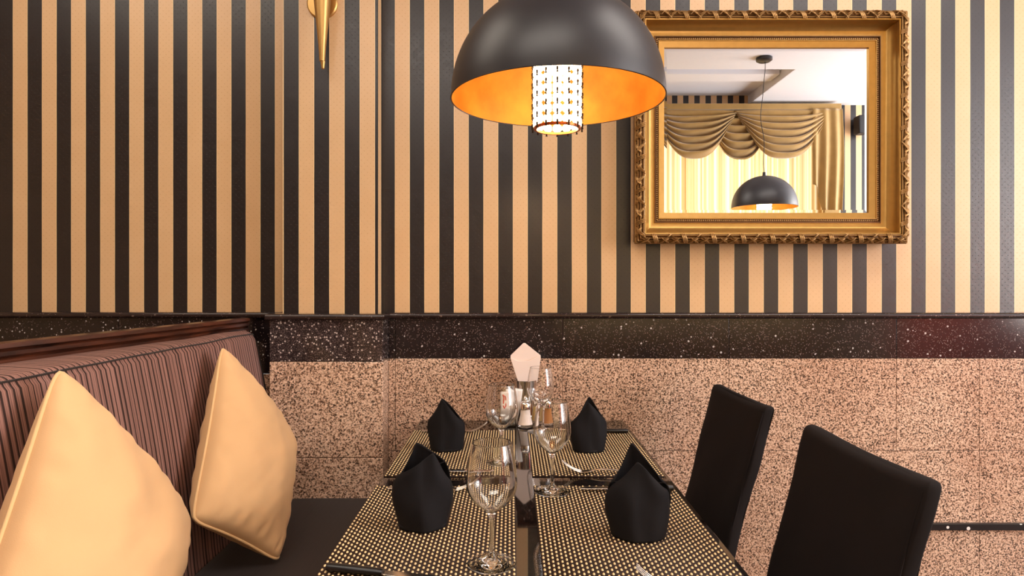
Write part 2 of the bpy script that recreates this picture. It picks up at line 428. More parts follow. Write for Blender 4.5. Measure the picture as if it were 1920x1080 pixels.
# ------------------------------------------------------------------ wall mirror
def make_mirror():
    GX0, GX1, GZ0, GZ1 = .505, 1.192, 1.438, 1.995
    cx, cz = (GX0+GX1)/2, (GZ0+GZ1)/2; hw, hh = (GX1-GX0)/2, (GZ1-GZ0)/2
    t = thing('wall_mirror', 'large rectangular mirror in ornate carved gold frame on striped wall', 'mirror', (cx, 2.16, cz))
    def frame(prof, name, mat, angle=30):
        mb = MB(); k = len(prof)
        cor = [(-1,-1),(1,-1),(1,1),(-1,1)]
        vs = [(sx*(hw+s), -h, sz*(hh+s)) for sx, sz in cor for s, h in prof]
        fs = []
        for i in range(4):
            for j in range(k-1):
                i2 = (i+1) % 4; fs.append((i*k+j, i2*k+j, i2*k+j+1, i*k+j+1))
        mb.add(vs, fs); return mb.build(name, mat, t, angle=angle)
    frame([(-.003, .028), (-.003, .036), (.015, .043), (.016, .046), (.018, .046)], 'inner_slip', M['gold_frame'])
    frame([(.018, .046), (.0185, .041), (.0275, .041), (.028, .047), (.031, .047)], 'bead_channel', M['gold_glaze_shade'])  # dark colour stands in for the shade between the pearls
    cove = [(.031, .047)]
    for k in range(13):
        a = k/12
        cove.append((.032+.034*sin(a*pi/2), .083-.040*cos(a*pi/2)))
    cove += [(.068, .088), (.071, .0895)]
    frame(cove, 'cove_moulding', M['gold_frame'], 40)
    ob = [(.071, .0895)]
    for k in range(9):
        a = k/8*pi/2; ob.append((.071+.028*sin(a), .066+.0215*cos(a)))
    ob += [(.100, .055), (.094, .03), (.092, 0.0)]
    frame(ob, 'outer_border', M['gold_glaze_shade'], 60)
    # pearl beading
    mb = MB()
    s = .023
    def run(a, b, n):
        for i in range(n):
            p = Vector(a).lerp(Vector(b), (i+.5)/n)
            mb.sphere(p, .0027, 8, 5, sc=(1, .9, 1))
    X, Z = hw+s, hh+s
    run((-X, -.0425, -Z), (X, -.0425, -Z), 112); run((-X, -.0425, Z), (X, -.0425, Z), 112)
    run((-X, -.0425, -Z), (-X, -.0425, Z), 92); run((X, -.0425, -Z), (X, -.0425, Z), 92)
    mb.build('pearl_beading', M['gold_orn'], t)
    # carved reeds, ribbons and leaves
    mb = MB()
    def P(side, u, q, lift=0.0):
        # side 0 bottom,1 right,2 top,3 left ; u along, q 0..1 across outward
        a = q*pi/2
        s_ = .070+.030*sin(a)*1.0; h = .068+.0225*cos(a)+lift
        if side == 0: return (u, -h, -(hh+s_))
        if side == 2: return (-u, -h, (hh+s_))
        if side == 1: return (hw+s_, -h, u)
        return (-(hw+s_), -h, -u)
    rnd = random.Random(3)
    for side in range(4):
        L = (hw if side in (0, 2) else hh)+.085
        n = int(round(2*L/.098)); per = 2*L/n
        for q in (.12, .34, .56, .78, .98):
            lim = (hw if side in (0, 2) else hh)+.070+.030*sin(q*pi/2)
            mb.tube([P(side, -lim+2*lim*i/40, q, .0005) for i in range(41)], .0026, 6)
        for c in range(n):
            u0 = -L+per*(c+.5)
            # ribbon wrapped over the reeds
            for dlt in (-.004, .001, .006):
                mb.tube([P(side, u0+dlt+.018*(k/8-.5)*(1 if k else 1), k/8*1.02, .0045*sin(pi*min(1, k/8+.08))+.001) for k in range(9)], .0026, 5, rr=[((.0032*(.6+.4*sin(pi*k/8)), .0022) if side in (1, 3) else (.0022, .0032*(.6+.4*sin(pi*k/8)))) for k in range(9)])
            # leaves
            for sgn in (-1, 1):
                for k, (q0, q1, off, ln) in enumerate(((.9, .35, .012, .030), (.7, .05, .020, .028), (.45, .0, .030, .022), (.3, .85, .018, .024), (.5, 1.0, .030, .020))):
                    pts = []; rr = []
                    for i in range(7):
                        f = i/6; uu = u0+sgn*(off+ln*f)
                        pts.append(P(side, uu, q0+(q1-q0)*f, .003+.0045*sin(pi*f)))
                        wd = max(.0004, .0046*sin(pi*(.12+.86*f))); rr.append((wd, .0022) if side in (0, 2) else (.0022, wd))
                    mb.tube(pts, .003, 6, rr=rr)
    mb.build('carved_garland', M['gold_orn'], t, angle=60)
    # bevelled glass
    b = .0135; mb = MB(); y0 = -.030; y1 = -.0292
    vs = [(-hw, y1, -hh), (hw, y1, -hh), (hw, y1, hh), (-hw, y1, hh), (-hw+b, y0, -hh+b), (hw-b, y0, -hh+b), (hw-b, y0, hh-b), (-hw+b, y0, hh-b)]
    mb.add(vs, [(4,5,6,7), (0,1,5,4), (1,2,6,5), (2,3,7,6), (3,0,4,7)])
    mb.build('mirror_glass', M['mirror'], t, smooth=False)
    MB().box(-hw-.088, hw+.088, -.026, 0, -hh-.088, hh+.088).build('backing_board', M['gold_orn'], t, smooth=False)
    return t
make_mirror()

# ------------------------------------------------------------------ wall sconce
t = thing('wall_sconce', 'tapered brass cone sconce with round backplate on striped pilaster', 'wall light', px(605, 8, 2.092))
mb = MB(); mb.lathe([(0.0001, 0), (.050, 0), (.050, .006), (.046, .009), (0.0001, .010)], 40)
mb.v = [(x, -z, y) for x, y, z in mb.v]; mb.build('backplate', M['gold_metal'], t)
mb = MB(); mb.lathe([(0.0001, -.195), (.0045, -.192), (.0062, -.180), (.0078, -.170)], 24, (.017, -.055, -.037)); mb.build('finial', M['gold_metal'], t)
mb = MB(); mb.lathe([(.0076, -.1695), (.0086, -.169), (.012, -.12), (.024, .0), (.040, .18), (.058, .30), (.056, .30), (.038, .18), (.02, .0)], 32, (.015, -.055, -.037)); mb.build('cone_shade', M['gold_metal'], t)
mb = MB().tube([(0.005, -.005, .02), (.012, -.05, .02)], .007, 12); mb.build('bracket', M['gold_metal'], t)
mb = MB().sphere((.015, -.055, .235), .022, 14, 10); mb.build('bulb', M['bulb'], t)

# ------------------------------------------------------------------ pendant lamps
def make_pendant(label, x, y, zr, ceil, wav, R=.221, rz=0):
    t = thing('pendant_lamp', label, 'pendant lamp', (x, y, zr), rz, 'black dome pendant lamps')
    H = .222
    def prof(R, H, e=2.06, n=28):
        return [(R*max(0.0, cos(a))**(2/e), H*sin(a)**(2/e)) for a in [pi/2*k/n for k in range(n)]]+[(.0001, H)]
    mb = MB(); mb.lathe(prof(R, H)+[], 96); mb.lathe([(R, 0), (R+.0008, -.001), (R-.0015, -.0015), (R-.002, 0)], 96)
    mb.build('dome_shade', M['dome_out'], t, angle=60)
    mb = MB(); mb.lathe(prof(R-.002, H-.002), 96); mb.build('gilded_lining', M['dome_in'], t, angle=60)
    mb = MB(); mb.lathe([(.0001, H+.028), (.010, H+.027), (.012, H), (.030, H-.001), (.030, H-.006)], 24); mb.build('cap', M['dome_out'], t)
    mb = MB(); mb.lathe([(.0001, .15), (.024, .15), (.024, H-.01)], 24); mb.build('lamp_holder', M['ring'], t)
    L = ceil-zr
    pts = []
    for k in range(41):
        f = k/40; z = H+.02+(L-H-.025)*f
        a = wav*sin(pi*f)**.5*(sin(f*7.5+.4)-.25*sin(17*f)) if 0 < f < 1 else 0
        pts.append((a-wav*.9*sin(pi*f)*(1-f)**3*3, 0, z))
    mb = MB().tube(pts, .0024, 8); mb.build('cord', M['handle'], t)
    mb = MB(); mb.lathe([(.0001, L-.03), (.04, L-.03), (.055, L-.02), (.055, L-.0005), (.0001, L-.0005)], 32); mb.build('ceiling_canopy', M['dome_out'], t)
    # crystal cylinder
    n, rows, z0, pitch, rc = 14, 8, -.058, .0212, .0465
    for i in range(n):
        a = 2*pi*(i+.35)/n
        mb = MB(); pm = MB(); ca, sa = cos(a), sin(a)
        for k in range(rows):
            zc = z0+pitch*(k+.5)
            # flat faceted octagonal crystal facing outward
            ring = []
            hx, hz, hd = .0098, .0099, .0042
            oct_ = [(cos(2*pi*j/8+pi/8), sin(2*pi*j/8+pi/8)) for j in range(8)]
            vs = []
            for (u, v) in oct_: vs.append((u*hx*1.05, 0, v*hz*1.05))
            for (u, v) in oct_: vs.append((u*hx*.6, hd, v*hz*.6))
            for (u, v) in oct_: vs.append((u*hx*.6, -hd, v*hz*.6))
            W = [((rc+q[1])*ca-q[0]*sa, (rc+q[1])*sa+q[0]*ca, zc+q[2]) for q in vs]
            fs = [(j, (j+1) % 8, 8+(j+1) % 8, 8+j) for j in range(8)]+[((j+1) % 8, j, 16+j, 16+(j+1) % 8) for j in range(8)]
            fs += [tuple(range(8, 16)), tuple(range(16, 24))[::-1]]
            mb.add(W, fs)
            zz = zc-pitch/2; rp = rc+.0064
            pm.tube([(rp*ca, rp*sa, zz-.0058), (rp*ca, rp*sa, zz-.002), (rp*ca, rp*sa, zz+.002), (rp*ca, rp*sa, zz+.0058)], .0014, 6, rr=[.0024, .0015, .0024, .0018])
        st = mb.build('crystal_strand', M['crystal'], t, smooth=False)
        pm.build('wire_pin', M['pin'], st)
    mb = MB(); mb.lathe([(rc-.003, z0-.003), (rc+.0025, z0-.003), (rc+.0025, z0+.002), (rc-.003, z0+.002)], 48, closed=True); mb.build('bottom_ring', M['ring'], t)
    mb = MB(); mb.lathe([(rc-.003, z0+pitch*rows), (rc+.0025, z0+pitch*rows), (rc+.0025, z0+pitch*rows+.006), (rc-.003, z0+pitch*rows+.006)], 48, closed=True); mb.build('top_ring', M['ring'], t)
    mb = MB().sphere((0, 0, .085), .028, 16, 12, sc=(1, 1, 1.2)); mb.build('bulb', M['bulb'], t)
    return t
make_pendant('black dome pendant with gilded inside and lit crystal cylinder, hanging over the laid table', .0955, 1.33, 1.588, CEIL, .0)
make_pendant('second black dome pendant on a curved cord, seen in the mirror before the curtain', 1.785, -.25, 1.742, CEIL, .018)

# ------------------------------------------------------------------ curtain (seen in the mirror)
YS = YB+.06
def zv(v, d=5.60): return EYE-(v-531)/F*d
def xv(u, d=5.60): return (u-959)/F*d
t = thing('window_curtain', 'gold velvet swag curtain with pale sheer over window, seen in the mirror', 'curtain', (1.6, YB, 0))
tl = Vector((1.6, YB, 0))
def L(p): return (p[0]-tl.x, p[1]-tl.y, p[2])
def sheer(u, v):
    x = .38+2.44*u; return L((x, YB+.035+.022*sin(x*58)+.010*sin(x*131+1), .1+2.62*v))
MB().grid(sheer, 260, 6).build('sheer_panel', M['sheer'], t, angle=180)
mb = MB().box(*( .25-tl.x, xv(1574)-tl.x), 0.005, .15, zv(207), zv(196)); mb.build('pelmet', M['velvet'], t, bevel=.006)
def swag(xl, xr, sag, top, folds, yo, rnd, skl=.0, skr=.0):
    def fn(u, v):
        # u across, v top->bottom ; gathered at both upper corners
        s = 2*u-1
        xx = xl+(xr-xl)*u
        prof = (1-abs(s)**2.7)
        gl = .10*v; 
        side = top-.012-(.30*abs(s)**6*v*sag)
        z = side-sag*v*prof
        ph = v*folds*2*pi
        amp = .030*min(1, v*5)*(.45+.55*prof)
        y = yo+.045+.035*sin(pi*v)*prof+amp*sin(ph+s*1.3+.6*sin(3*s+rnd))
        x = xx+(.03*s*(-v))*abs(s)**3+skl*(1-u)*v+skr*u*v
        z += .010*sin(ph+1)*prof
        return L((x, YB+y, z))
    mb = MB().grid(fn, 40, 90); return mb.build('swag', M['velvet'], t, angle=180, solid=.003)
zt = zv(207)
swag(xv(1130), xv(1245), zt-zv(295), zt, 6.2, .085, .3)
swag(xv(1226), xv(1380), zt-zv(293), zt, 6.6, .095, .9, 0, -.03)
swag(xv(1326), xv(1450), zt-zv(299), zt, 6.2, .055, 1.9, .02, -.02)
swag(xv(1374), xv(1548), zt-zv(294), zt, 6.5, .10, 2.6, .05, 0)
def tail(u, v):
    x = xv(1518)+(xv(1574)-xv(1518))*u
    bottom = zv(470)+.0*u; zig = .16*abs(((u*3) % 1)-.5)
    z1 = zv(330)+(zv(470)-zv(330))*u-zig
    z = zt+.0+(z1-zt)*v
    return L((x+.012*sin(v*5)*u, YB+.165+.022*sin(u*3*2*pi)*(.3+.7*v), z))
MB().grid(tail, 48, 40).build('jabot_tail', M['velvet'], t, angle=180, solid=.003)
MB().box(xv(1548)-tl.x, xv(1578)-tl.x, .02, .06, .1, zt).build('side_panel', M['velvet'], t, bevel=.01)

o = thing('wall_speaker', 'small black loudspeaker high on the striped wall, seen at the mirror edge', 'loudspeaker', (3.085, YB, 2.60))
MB().box(-.045, .045, .03, .13, -.08, .08).build('cabinet', M['speaker'], o, bevel=.008)
MB().box(-.015, .015, 0, .035, -.02, .02).build('bracket', M['speaker'], o)

# ------------------------------------------------------------------ bench
SZ = .517
t = thing('banquette_bench', 'upholstered banquette with brown striped backrest and dark seat along the left side', 'bench', (-.80, 1.3, 0))
bl = Vector((-.80, 1.3, 0))
def BL(p): return (p[0]-bl.x, p[1]-bl.y, p[2])
Y0b, Y1b = .15, 2.095
def xback(y): return -.862-.140*(2.1-y)
def back_section(y, sh=1.0, inset=0):
    xf = lambda z: -.760-.075*(z-SZ)/.53
    pts = []
    zt_ = 1.052-inset
    r = .022
    for k in range(16):
        z = SZ-.06+(zt_-r-SZ+.06)*k/15
        bul = .010*sin(pi*max(0, min(1, (z-SZ)/.53)))
        pts.append((xf(z)+bul-inset*.6, z))
    xt = xf(zt_)
    for k in range(1, 6):
        a = pi/2*k/5
        pts.append((xt-r+r*cos(a)-inset*.6, zt_-r+r*sin(a)+.0))
    xb = xback(y)
    for k in range(1, 7):
        pts.append((xt-r+(xb-xt+r)*k/6, zt_+.004*sin(pi*k/6)))
    pts.append((xb, zt_-.05)); pts.append((xb, SZ-.06))
    return pts
mb = MB(); N = 60; secs = []
for i in range(N+1):
    f = i/N
    y = Y0b+(Y1b-Y0b)*f
    dd = Y1b-y
    ins = 0
    if dd < .035: ins = .035-sqrt(max(0, .035**2-(.035-dd)**2))
    secs.append((y, ins))
secs = [(Y0b+(Y1b-.04-Y0b)*i/50, 0) for i in range(51)]+[(Y1b-.035+.035*sin(pi/2*k/7), .03*(1-cos(pi/2*k/7))) for k in range(8)]
K = len(back_section(1)); vs = []; fs = []
for y, ins in secs:
    wv = .004*mnoise.noise(Vector((y*6, 0, 0)))
    for x, z in back_section(y, inset=ins): vs.append(BL((x, y, z+wv*(1 if z > 1 else 0))))
for i in range(len(secs)-1):
    for j in range(K):
        j2 = (j+1) % K; fs.append((i*K+j, (i+1)*K+j, (i+1)*K+j2, i*K+j2))
fs.append(tuple(range(K))); fs.append(tuple((len(secs)-1)*K+j for j in range(K))[::-1])
bk = mb.add(vs, fs).build('backrest', M['backrest'], t, angle=60)
pip = []
for y, ins in secs[:-1]:
    s_ = back_section(y, inset=ins); x, z = s_[17]; wv = .004*mnoise.noise(Vector((y*6, 0, 0)))
    pip.append(BL((x+.0008, y, z+.001+wv)))
for k in range(15, -1, -1):
    x, z = back_section(Y1b-.012, inset=.012)[k]; pip.append(BL((x+.004, Y1b-.012, z)))
MB().tube(pip, .0022, 6).build('piping', M['seat'], bk)
mb = MB()
def seatf(u, v):
    # rounded slab loop (v) swept along y (u)
    y = .15+(2.040-.15)*u
    a = 2*pi*v; e = 5
    cx_, cz_ = -.515, SZ-.055; hx, hz = .262, .058
    x = cx_+hx*abs(cos(a))**(2/e)*(1 if cos(a) > 0 else -1); z = cz_+hz*abs(sin(a))**(2/e)*(1 if sin(a) > 0 else -1)
    return BL((x, y, z))
mb.grid(seatf, 40, 64, cv=True)
nv = 64
mb.f.append(tuple(range(nv))); mb.m.append(0); mb.f.append(tuple(40*nv+k for k in range(nv))[::-1]); mb.m.append(0)
mb.build('seat', M['seat'], t, angle=50)
MB().box(-.84-bl.x, -.30-bl.x, .15-bl.y, 2.038-bl.y, 0, SZ-.11).build('base', M['wood'], t, smooth=False)
# moulded timber top rail behind the backrest
def railp(p): return BL(p)
prof = [(-.004, 1.03), (.006, 1.035), (.004, 1.046), (.010, 1.050), (.010, 1.060), (.004, 1.063), (.011, 1.068), (.011, 1.076), (.006, 1.079), (.013, 1.083), (.012, 1.092), (-.012, 1.094), (-.03, 1.088), (-.03, 1.0), (-.004, 1.0)]
vs = []; n_ = len(prof)
ra, rb = (-1.083, .30), (-.866, 2.10)
dv = Vector((rb[0]-ra[0], rb[1]-ra[1])).normalized(); nx = Vector((dv.y, -dv.x))
for (px_, py_) in (ra, rb):
    for s_, z in prof: vs.append(BL((px_-.006+nx.x*s_, py_+nx.y*s_, z)))
MB().add(vs, [(i, (i+1) % n_, n_+(i+1) % n_, n_+i) for i in range(n_)]+[tuple(range(n_)), tuple(range(n_, 2*n_))[::-1]]).build('top_rail', M['wood'], t, angle=25)

# ------------------------------------------------------------------ pillows
def make_pillow(label, T, Lc, B, R, thick, seed, bow=.05):
    T, Lc, B, R = map(Vector, (T, Lc, B, R))
    base = (T+Lc+B+R)/4
    t = thing('throw_pillow', label, 'pillow', base, 0, 'straw coloured pillows on the bench')
    nrm = (R-Lc).cross(T-B).normalized()
    if nrm.x < 0: nrm = -nrm
    rnd = random.Random(seed); off = Vector((seed*3.1, 0, 0))
    def surf(u, v, side):
        # u: left->right, v: bottom->top; corners L(0,1)?  T=(0,1) L=(0,0) B=(1,0) R=(1,1)
        a, b = 2*u-1, 2*v-1
        cr = 1-.055*(a*a*b*b)**4
        bu, bv = a*(1-bow*(1-b*b))*cr, b*(1-bow*(1-a*a))*cr
        uu, vv = (bu+1)/2, (bv+1)/2
        p = Lc*(1-uu)*(1-vv)+B*uu*(1-vv)+T*(1-uu)*vv+R*uu*vv
        e = max(0, (1-a*a)*(1-b*b))
        h = thick*e**.46*(1+.10*a*b)
        ed = (1-max(abs(a), abs(b)))
        wr = mnoise.noise(Vector((a*2.2, b*2.2, side*3.0))+off)*.010*min(1, e*3)
        # gather wrinkles close to the seam
        q = (b if abs(a) > abs(b) else a)
        wr += .0022*sin(q*23+3*mnoise.noise(Vector((q*4, side, seed))))*math.exp(-((ed-.10)/.08)**2)*(1-abs(q)**4)
        # long diagonal creases
        wr += .0022*mnoise.noise(Vector((a*1.2+b*1.2, (a-b)*5, side*2.0+seed)))*min(1, e*2)
        return p-base+nrm*side*(h+wr*min(1, ed*12))
    n = 70
    mb = MB(); mb.grid(lambda u, v: surf(u, v, 1), n, n); mb.grid(lambda u, v: surf(u, v, -1), n, n)
    cov = mb.build('cover', M['pillow'], t, angle=180, merge=True)
    pts = [surf(i/40, 0, 1) for i in range(40)]+[surf(1, i/40, 1) for i in range(40)]+[surf(1-i/40, 1, 1) for i in range(40)]+[surf(0, 1-i/40, 1) for i in range(40)]
    MB().tube(pts, .0034, 8, closed=True).build('piping', M['piping'], t, angle=180)
    return t
PT, PL_, PB, PR = px(415, 642, 1.71), px(357, 978, 1.40), px(524, 1056, 1.555), px(547, 822, 1.93)
make_pillow('smaller looking straw pillow farther along the bench, beside the speckled pilaster', PT, PL_, PB, PR, .085, 1)
sh = Vector((0, -.615, .0))
make_pillow('big straw pillow in the near left foreground, leaning on the striped backrest', px(108, 676, 1.09), Vector(PL_)+sh, Vector(PB)+sh, px(357, 975, 1.31), .092, 2, .03)

# ------------------------------------------------------------------ table
TX0, TX1, TY0, TY1 = -.304, .372, .78, 2.128
TZ = .75
tcx, tcy = (TX0+TX1)/2, (TY0+TY1)/2
t = thing('dining_table', 'rectangular dining table with polished black top set against the granite wall', 'table', (tcx, tcy, 0))
MB().box(TX0-tcx, TX1-tcx, TY0-tcy, TY1-tcy, TZ-.028, TZ).build('table_top', M['table'], t, bevel=.002)
MB().box(-.27, .27, -.55, .55, TZ-.07, TZ-.0285).build('apron', M['handle'], t, bevel=.002)
for s_ in (-1, 1):
    mb = MB().lathe([(.0001, .03), (.035, .03), (.035, TZ-.07), (.0001, TZ-.07)], 24, (0, s_*.42, 0)); mb.build('column', M['handle'], t)
    mb = MB().box(-.12, .12, s_*.42-.04, s_*.42+.04, 0, .03); mb.build('foot', M['handle'], t, bevel=.006)

# placemats: woven, raised gold floats
def mat_mesh():
    W, Ln = .312, .468
    mb = MB().box(-W/2, W/2, -Ln/2, Ln/2, 0, .0022)
    cx_, cy_ = .00743, .00735
    nx_, ny_ = int(W/cx_), int(Ln/cy_)
    for i in range(nx_):
        for j in range(ny_):
            X = -W/2+(i+.5)*W/nx_; Y = -Ln/2+(j+.5)*Ln/ny_
            if (i+j) % 2 == 0: a, b, h, mi = .0021, .0036, .0021, 1
            else: a, b, h, mi = .0034, .0020, .0012, 0
            vs = []; fs = []
            n = 8
            for q, hh_ in ((1.0, 0), (.80, .62), (.42, .94)):
                for k in range(n):
                    th = 2*pi*k/n; vs.append((X+a*q*cos(th), Y+b*q*sin(th), .0022+h*hh_))
            vs.append((X, Y, .0022+h))
            for r_ in range(2):
                for k in range(n): fs.append((r_*n+k, r_*n+(k+1) % n, (r_+1)*n+(k+1) % n, (r_+1)*n+k))
            for k in range(n): fs.append((2*n+k, 2*n+(k+1) % n, 3*n))
            mb.add(vs, fs, mi)
    return mb
YB_m, YF_m = (1.975+1.503)/2, 1.432-.234
mat0 = mat_mesh().build('placemat', [M['mat_base'], M['mat_gold']], angle=180)
mats = [('woven placemat with gold flecks at the back left seat, by the wall', (-.145, YB_m)),
        ('woven placemat with gold flecks at the back right seat, by the wall', (.205, YB_m)),
        ('woven placemat with gold flecks at the front left, beside the bench seat', (-.148, YF_m)),
        ('woven placemat with gold flecks at the front right, beside the nearer chair', (.205, YF_m))]
for i, (lb, (x, y)) in enumerate(mats):
    o = mat0 if i == 0 else mat0.copy()
    if i: C.objects.link(o)
    o.location = (x, y, TZ); tag(o, lb, 'placemat', 'woven placemats on the table')
MT = TZ+.0042

# ------------------------------------------------------------------ wine glasses
def make_glass(label, loc):
    t = thing('wine_glass', label, 'wine glass', loc, 0, 'empty wine glasses on the table')
    H = .1965
    outer = [(.0001, 0), (.036, 0), (.0390, .0003), (.0398, .0008), (.0400, .0013), (.0397, .0018), (.0385, .0022), (.030, .0030), (.018, .0062), (.010, .0100), (.0062, .0150), (.0046, .0210), (.0040, .0300), (.0038, .050), (.0040, .068), (.0050, .078), (.0085, .0845), (.016, .0905), (.026, .0985), (.0345, .1085), (.0395, .1190), (.0412, .1290), (.0408, .1400), (.0392, .1550), (.0368, .1720), (.0342, .1870), (.0325, H-.0015), (.0323, H-.0004)]
    mb = MB(); base = outer[:14]
    foot = outer[:12]+[(.0040, .060)]
    # one closed solid, bowl inner wall offset
    inner = []
    for r, z in reversed(outer[16:]):
        inner.append((max(.0002, r-.0011), z+(.0011 if z < .13 else 0)))
    inner += [(.0045, .0850), (.0001, .0843)]
    rim = [(.0320, H), (.0317, H+.0002), (.0314, H)]
    prof = outer+rim+inner
    mb.lathe(prof, 72); mb.build('glass_body', M['glass'], t, angle=180, merge=True)
    return t
g0 = make_glass('nearest and largest looking wine glass, in front on the left placemat edge', (-.0318, 1.030, MT))
dup(g0, 'wine glass on the right placemat corner, beside the runner gap, in front of the shakers', (.0886, 1.388, MT))
dup(g0, 'wine glass left of the salt shaker, before the sugar sachets', (-.0245, 1.615, MT))
dup(g0, 'farthest wine glass, standing in front of the white paper napkin and metal cup', (.0885, 1.945, MT))

# ------------------------------------------------------------------ folded black napkins
def make_napkin(label, loc, rz, H, W, ax_f, hf, ax_b, seed):
    t = thing('folded_napkin', label, 'napkin', loc, rz, 'standing black cloth napkins')
    def pane(name, H, ax, sgn, dep, W, low=.0):
        sa, dl, dr = ax
        def w_(tt):
            if tt < .5: return W*(.82+.18*sin(pi/2*tt/.5))
            f = (tt-.5)/.5; return W*(1-.16*f*f)
        def fn(u, v):
            s = 2*u-1; f = v
            q_ = (sa-s)/(1+sa) if s < sa else (s-sa)/(1-sa)
            drop = (dl if s < sa else dr)*(q_**.9 if s < sa else q_**1.25)
            z = H*f*(1-drop*f**1.6)
            x = s*w_(f)*(1-.10*f**3)
            d = dep*(1-.62*f**1.5)
            y = sgn*-1*d*(max(0, 1-abs(s)**2.4))**.7
            q = Vector((s*1.6, f*2.2, seed+sgn))
            y += .005*mnoise.noise(q)*sgn
            y += -.0035*sin(3.0*(s+f)+seed)*(1-abs(s))*sgn
            x += .003*mnoise.noise(q+Vector((5, 0, 0)))
            return (x, y, z)
        mb = MB().grid(fn, 30, 40); o = mb.build(name, M['napkin'], t, angle=180, solid=.0022, merge=True)
        hem = [fn(0, .45+.55*k/20) for k in range(21)]+[fn(1, 1-.55*k/20) for k in range(21)]
        MB().tube(hem, .0011, 6).build('hem', M['napkin'], o)
        # stitched seam a finger in from the edge
        st = [fn(.10+.0*k, .45+.50*k/20) for k in range(21)]
        return o
    pane('front_fold', hf, ax_f, 1, .036, W)
    pane('back_fold', H, ax_b, -1, .030, W*.98)
    # rolled base
    def ring(u, v):
        a = 2*pi*u; return (W*.80*cos(a), (-.034 if sin(a) > 0 else .029)*abs(sin(a)), .0005+.006*v)
    MB().grid(ring, 32, 2, cu=True).build('rolled_base', M['napkin'], t, angle=180, solid=.002)
    return t
make_napkin('black folded napkin standing on the front left placemat, peak split in two', (-.166, 1.195, MT), radians(4), .152, .0550, (.45, .30, .36), .138, (-.35, .42, .22), 1.0)
make_napkin('black folded napkin on the front right placemat with tall second peak behind', (.228, 1.150, MT), radians(-8), .163, .0570, (-.05, .33, .36), .134, (-.25, .42, .42), 2.4)
make_napkin('black folded napkin standing on the back left placemat, single leaning peak', (-.178, 1.745, MT), radians(-6), .136, .0520, (-.25, .40, .46), .137, (-.40, .36, .42), 3.3)
make_napkin('black folded napkin standing on the back right placemat near the granite wall', (.209, 1.735, MT), radians(6), .143, .0510, (-.15, .40, .36), .132, (.10, .50, .40), 4.1)

# ------------------------------------------------------------------ cutlery
def make_fork(label, loc, rz):
    t = thing('fork', label, 'fork', loc, rz, 'table forks on the placemats')
    hp = [(0, .0045, .0085, .0016), (.02, .0050, .0080, .0018), (.05, .0065, .0058, .0018), (.08, .0085, .0036, .0018), (.105, .0090, .0028, .0020), (.122, .0070, .0040, .0018), (.133, .0045, .0085, .0014), (.142, .0032, .0115, .0012), (.150, .0035, .0118, .0011)]
    MB().tube([(x, 0, z) for x, z, a, b in hp], .002, 12, rr=[(a, b) for x, z, a, b in hp]).build('handle', M['steel'], t, angle=60)
    for k in range(4):
        y0 = (k-1.5)*.0062
        pts = []; rr = []
        for i in range(9):
            f = i/8; x = .148+.050*f; z = .0035+.026*f**1.7
            pts.append((x, y0*(1-.10*f), z)); rr.append((.0017*(1-.55*f**3), .0010*(1-.4*f)))
        MB().tube(pts, .001, 6, rr=rr).build('tine', M['steel'], t, angle=60)
    return t
def make_knife(label, loc, rz):
    t = thing('table_knife', label, 'knife', loc, rz, 'black handled knives on the placemats')
    hp = [(0, .0070, .0052), (.006, .0088, .0062), (.04, .0084, .0062), (.085, .0075, .0055), (.094, .0070, .0050)]
    MB().tube([(x, 0, .0066) for x, a, b in hp], .006, 12, rr=[(a, b) for x, a, b in hp]).build('handle', M['handle'], t, angle=60)
    outl = [(.092, -.006), (.105, -.009), (.16, -.0100), (.190, -.0085), (.204, -.002), (.206, .004), (.195, .0068), (.105, .0068), (.092, .006)]
    n = len(outl); vs = [(x, y, .0055) for x, y in outl]+[(x, y, .0070) for x, y in outl]
    MB().add(vs, [tuple(range(n))[::-1], tuple(range(n, 2*n))]+[(i, (i+1) % n, n+(i+1) % n, n+i) for i in range(n)]).build('blade', M['steel'], t, bevel=.0004)
    return t
# right hand diners face left: handle at +x
f0 = make_fork('fork with raised tines at the near edge of the back right placemat', (.318, 1.520, MT), radians(178))
dup(f0, 'fork at the bottom of the photo on the front right placemat', (.378, .905, MT), radians(165))
dup(f0, 'fork at the wall side of the back left placemat, partly behind its napkin', (-.272, 1.940, MT), radians(2))
dup(f0, 'fork at the far edge of the front left placemat, behind its napkin', (-.270, 1.400, MT), radians(-2))
k0 = make_knife('black handled knife by the far edge of the front right placemat', (.352, 1.392, MT), radians(180))
dup(k0, 'black handled knife by the wall edge of the back right placemat', (.352, 1.930, MT), radians(180))
dup(k0, 'knife with blade showing at the near edge of the back left placemat', (-.245, 1.524, MT), 0)
dup(k0, 'black handled knife at bottom left corner of the front left placemat', (-.290, 1.005, MT), radians(-12))

